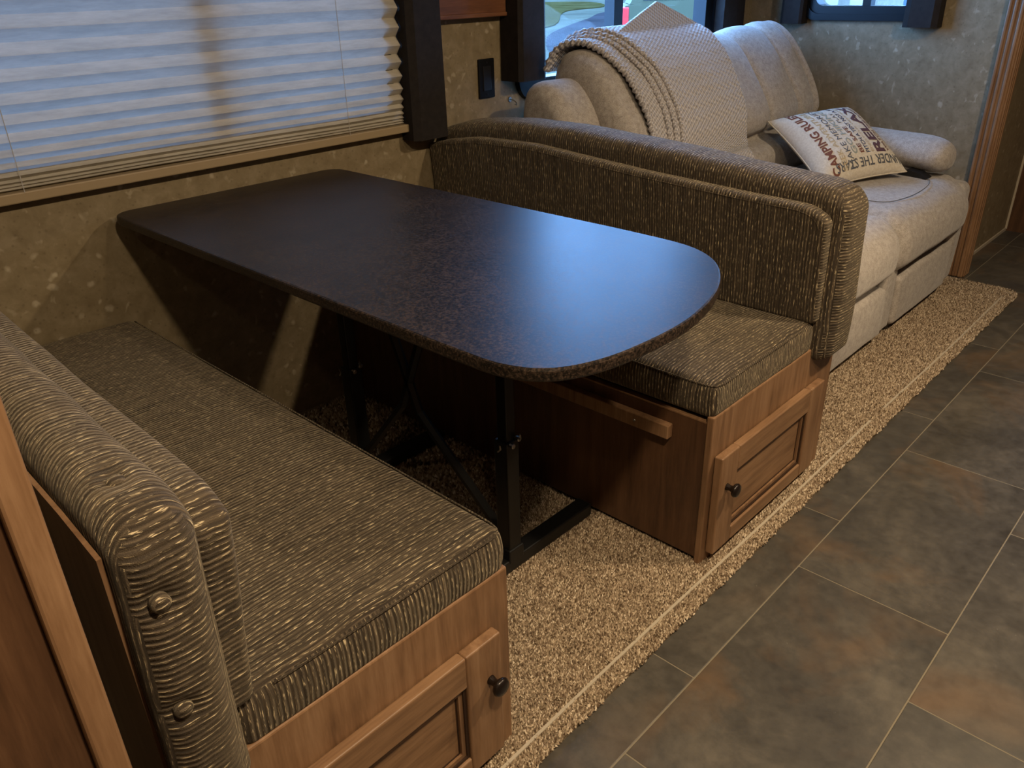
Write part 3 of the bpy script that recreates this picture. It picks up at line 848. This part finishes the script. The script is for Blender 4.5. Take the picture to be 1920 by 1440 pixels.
# right and left outer sides
def side(x0, x1, s):
    def d(v):
        t = (v[2]-.03)/.42
        if v[1] < .25: v[1] += .03*(1-math.sin(math.pi*min(1, max(0, t))*.55+.5))*.6
        return v
    mesh('side_panel', *rbox(x0, x1, .168, 1.16, .03, .445, .035, seg=(4, 12, 8), k=4, deform=d), 'sofa', sf, True)
side(2.755, 2.868, 1); side(1.29, 1.395, -1)
def arm(x0, x1):
    xc = (x0+x1)/2; V = []; n = 20; rows = []
    path = catmull([(.235, .530, .02), (.245, .533, .055), (.275, .538, .078), (.34, .545, .086), (.48, .552, .086), (.65, .558, .086), (.85, .56, .085), (.98, .56, .07)], 4)
    for y, z, r in path:
        for j in range(n):
            a = 2*math.pi*j/n
            V.append((xc+math.cos(a)*r*(x1-x0)/2/.086*(1+.03*nz((y*5, a, 0), 2)), y, z+math.sin(a)*r*.80*(1 if math.sin(a) > 0 else .9)+.004*nz((a, y, 1), 7)))
    m = len(path); F = [(i*n+j, i*n+(j+1) % n, (i+1)*n+(j+1) % n, (i+1)*n+j) for i in range(m-1) for j in range(n)]
    F.append(tuple(range(n))[::-1]); F.append(tuple((m-1)*n+j for j in range(n)))
    F = [tuple(reversed(f)) for f in F]
    return mesh('armrest', V, F, 'sofa', sf, True)
aR = arm(2.665, 2.865); aL = arm(1.30, 1.49)
# recliner pull in the gap between armrest and seat
mesh('pull_handle', *prism([(.28, .474), (.40, .474), (.36, .500), (.31, .492)], 2.640, 2.70, 0), 'black', sf)

# ================================================================== BLANKET
bk = empty('knitted_blanket', (1.9, 1.0, .6), 'pale pinkish grey waffle knit blanket draped over the sofa back', 'blanket')
drape = [(1.165, .82), (1.185, .90), (1.150, .978), (1.09, .998), (1.03, .980), (.968, .930), (.915, .872), (.865, .800), (.828, .725), (.815, .650), (.80, .60), (.765, .56), (.75, .51)]
DP = catmull(drape, 6); DPn = []
for i in range(len(DP)):
    t = DP[min(i+1, len(DP)-1)]-DP[max(i-1, 0)]; nn = np.array([t[1], -t[0]]); nn /= np.linalg.norm(nn)+1e-9; 
    if nn@(DP[i]-np.array([1.05, .7])) < 0: nn = -nn
    DPn.append(nn)
def dpt(t, off):
    f = t*(len(DP)-1); i = min(int(f), len(DP)-2); a = f-i
    p = DP[i]*(1-a)+DP[i+1]*a; nn = DPn[i]*(1-a)+DPn[i+1]*a
    return p+nn*off
def xl(t): return float(np.interp(t, [0, .14, .22, .34, .45, .6, .75, 1], [1.46, 1.47, 1.49, 1.53, 1.565, 1.57, 1.55, 1.50]))
def fan(t): return float(np.interp(t, [0, .1, .3, .5, 1], [.35, .45, .85, 1, .9]))
def xr(t): return float(np.interp(t, [0, .3, .5, .7, 1], [2.15, 2.155, 2.15, 2.11, 2.10]))
def layer(off, dl, dr, th, nm, t0=0, t1=1, nu=90, nv=110):
    U = np.linspace(0, 1, nu); T = np.linspace(t0, t1, nv); V = []; UV = []
    prof = []
    for s in U: prof.append((s, 1))
    for s in U[::-1]: prof.append((s, -1))
    for t in T:
        a, b = xl(t)+dl*fan(t), xr(t)+dr; w = b-a
        for s, sd in prof:
            e = min(s*w, (1-s)*w)/(.5*th); k = math.sqrt(max(0, 1-(1-min(e, 1))**2))
            o = off+sd*th/2*max(k, .02)
            if sd > 0: o += .0016*math.sin((a+s*w)*2*math.pi/.0165)*math.sin(t*75)
            o += .006*nz((a+s*w, t*1.2, 0), 5)*min(1, s*8)
            p = dpt(t, o); V.append((a+s*w, p[0], p[1])); UV.append((a+s*w+t*.25, t*1.05-.35*(a+s*w)))
    n = 2*nu; F = [(i*n+j, i*n+(j+1) % n, (i+1)*n+(j+1) % n, (i+1)*n+j) for i in range(nv-1) for j in range(n)]
    return mesh(nm, V, F, 'knit', bk, True, UV)
layer(.013, 0, -.03, .018, 'folded_layer', .10)
layer(.026, .075, -.02, .011, 'folded_layer', .11)
layer(.035, .100, -.02, .010, 'folded_layer', .12)
layer(.044, .126, 0, .011, 'outer_layer', .13)
# corner that stands up behind the crown
V = []; UV = []; nu, nv = 50, 26
x0_, x1_ = 1.58, 2.20; apx = 1.925
for i in range(nv):
    v = i/(nv-1)
    for j in range(nu):
        u = j/(nu-1); x = x0_+(x1_-x0_)*u
        top = 1.012+.106*max(0, 1-abs(x-apx)/(apx-x0_ if x < apx else x1_-apx))**.9
        z = .985+(top-.985)*v; y = 1.028+.045*v*max(0, 1-abs(x-apx)/.3)
        V.append((x, y+.0010*math.sin(x*600)*math.sin(z*600), z)); UV.append((x+z*.3, z-.35*x))
n0 = len(V); V += [(a, b+.009, c) for a, b, c in V]; UV += UV
F = [(i*nu+j, i*nu+j+1, (i+1)*nu+j+1, (i+1)*nu+j) for i in range(nv-1) for j in range(nu-1)]
F += [tuple(n0+q for q in reversed(f)) for f in F]
bd = [j for j in range(nu)]+[i*nu+nu-1 for i in range(1, nv)]+[(nv-1)*nu+j for j in range(nu-2, -1, -1)]+[i*nu for i in range(nv-2, 0, -1)]
F += [(bd[i], bd[(i+1) % len(bd)], n0+bd[(i+1) % len(bd)], n0+bd[i])[::-1] for i in range(len(bd))]
mesh('raised_corner', V, F, 'knit', bk, True, UV)
# crocheted edging along the left rims
for off, dl, r, t0 in ((.013, -.001, .0105, .10), (.026, .074, .0078, .11), (.035, .099, .0072, .12), (.044, .125, .0078, .13)):
    pts = []
    N = 170
    for i in range(N+1):
        t = t0+(1-t0)*i/N; p = dpt(t, off); pts.append((xl(t)+dl*fan(t), p[0], p[1]))
    V, F = tube(pts, lambda q, r=r: r*(1+.30*math.sin(q*2*math.pi*42)), 8)
    mesh('crochet_edge', V, F, 'knit', bk, True, [(v[0]*1.0, v[1]+v[2]) for v in V])

# ================================================================== PILLOW
Q1, Q2, Q3, Q4 = (Vector(q) for q in ((2.577, .338, .506), (2.714, .655, .699), (2.351, .816, .677), (2.214, .499, .484)))
PN = (Q2-Q1).cross(Q4-Q1).normalized()
if PN.z < 0: PN = -PN
pl = empty('throw_pillow', tuple((Q1+Q2+Q3+Q4)/4), 'square cream pillow printed with camping sayings, on the sofa seat', 'pillow')
def prof_(u):
    return max(0.0, 1-abs(2*u-1)**2.8)**.5
def psurf(s, t, side=1, lift=0):
    a = Q1.lerp(Q2, s); b = Q4.lerp(Q3, s)
    pin = .035
    s2 = .5+(s-.5)*(1-pin*2*(1-abs(2*t-1)**2)); t2 = .5+(t-.5)*(1-pin*2*(1-abs(2*s-1)**2))
    p = Q1.lerp(Q2, s2).lerp(Q4.lerp(Q3, s2), t2)
    h = (.078 if side > 0 else .040)*prof_(s)*prof_(t)
    h += .004*nz((s, t, side), 4)*prof_(s)*prof_(t)
    return p+PN*(side*(h+lift))
n = 36; V = []; F = []
for side_ in (1, -1):
    b = len(V)
    for i in range(n+1):
        for j in range(n+1):
            u = .5-.5*math.cos(math.pi*i/n); v = .5-.5*math.cos(math.pi*j/n)
            V.append(tuple(psurf(u, v, side_)))
    for i in range(n):
        for j in range(n):
            f = (b+i*(n+1)+j, b+(i+1)*(n+1)+j, b+(i+1)*(n+1)+j+1, b+i*(n+1)+j+1)
            F.append(f if side_ > 0 else f[::-1])
bm = bmesh.new()
pc = mesh('pillow_cover', V, F, 'linen', pl, True)
bm.from_mesh(pc.data); bmesh.ops.remove_doubles(bm, verts=bm.verts, dist=1e-5); bmesh.ops.recalc_face_normals(bm, faces=bm.faces); bm.to_mesh(pc.data); bm.free()
edge = [psurf(i/30, 0) for i in range(30)]+[psurf(1, i/30) for i in range(30)]+[psurf(1-i/30, 1) for i in range(30)]+[psurf(0, 1-i/30) for i in range(30)]
mesh('piping', *tube(edge, .0028, 6, closed=True), 'linen', pc, True)
INK = {k: plain('ink_'+k, c, .85, .1) for k, c in dict(brown=(.16, .065, .045), plum=(.10, .055, .065), navy=(.045, .055, .10), grey=(.09, .095, .11), sage=(.27, .29, .25), sand=(.42, .33, .20), faint=(.40, .38, .33)).items()}
def write(txt, s0, s1, t0, h, ink, rot=False, bold=0.0):
    """print a line on the pillow; s runs along the reading direction, t upward on the printed sheet"""
    cu = bpy.data.curves.new('tmp', 'FONT'); cu.body = txt; cu.size = 1; cu.offset = bold; cu.resolution_u = 3
    o = bpy.data.objects.new('tmp', cu); COL.objects.link(o)
    dg = bpy.context.evaluated_depsgraph_get(); me = bpy.data.meshes.new_from_object(o.evaluated_get(dg))
    bpy.data.objects.remove(o); bpy.data.curves.remove(cu)
    bm = bmesh.new(); bm.from_mesh(me); bmesh.ops.triangulate(bm, faces=bm.faces)
    for _ in range(2):
        bmesh.ops.subdivide_edges(bm, edges=[e for e in bm.edges if e.calc_length() > .16], cuts=1, use_grid_fill=False)
        bmesh.ops.triangulate(bm, faces=bm.faces)
    xs = [v.co.x for v in bm.verts]; ys = [v.co.y for v in bm.verts]
    a, b, c, d = min(xs), max(xs), min(ys), max(ys)
    for v in bm.verts:
        p = (v.co.x-a)/(b-a); q = (v.co.y-c)/(d-c)
        if rot: S, T = t0-q*h+h, s0+(s1-s0)*p
        else: S, T = s0+(s1-s0)*p, t0+h*q
        v.co = psurf(S, T, 1, .0012)-wloc(pl)
    bm.to_mesh(me); bm.free(); me.materials.clear(); me.materials.append(INK[ink])
    k = bpy.data.objects.new('printed_lettering', me); COL.objects.link(k); k.parent = pc
write('UNDER THE STARS', .06, .84, .05, .085, 'grey', rot=True, bold=.012)
write('WANDER', .20, .62, .085, .040, 'faint')
write('WATCH THE SUNSET', .17, .93, .140, .042, 'brown', bold=.012)
write('RELAX', .16, .93, .205, .120, 'plum', bold=.035)
write('ENJOY THE VIEW AND', .17, .90, .345, .035, 'sand')
write('PITCH A TENT NOT A FIT', .17, .95, .400, .045, 'navy', bold=.02)
write('BE SAFE', .18, .55, .468, .048, 'brown', bold=.02)
write('PLAY', .62, .80, .468, .04, 'grey')
write('GO HIKING', .18, .90, .540, .062, 'sage', bold=.02)
write('MAKE MEMORIES', .05, .93, .622, .060, 'grey')
write('SEEK ADVENTURE', .05, .92, .712, .055, 'sand', bold=.01)
write('CAMPING RULES', .03, .97, .800, .085, 'brown', bold=.03)

# ================================================================== TALL CABINET beside the near bench
tc = empty('tall_cabinet', (-.85, -.05, 0), 'honey wood cabinet front at the left edge behind the near bench', 'cabinet')
box('stile', -.6125, -.588, -.105, -.060, -.008, 1.36, 'wood', tc, .003)
box('stile', -.86, -.70, -.105, -.060, -.008, 1.36, 'wood', tc, .003)
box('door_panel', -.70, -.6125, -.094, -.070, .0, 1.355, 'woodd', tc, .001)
box('side_board', -.86, -.848, -.060, .40, -.005, 1.36, 'woodd', tc, .002)
box('top_rail', -.88, -.585, -.108, -.050, 1.36, 1.40, 'wood', tc, .004)
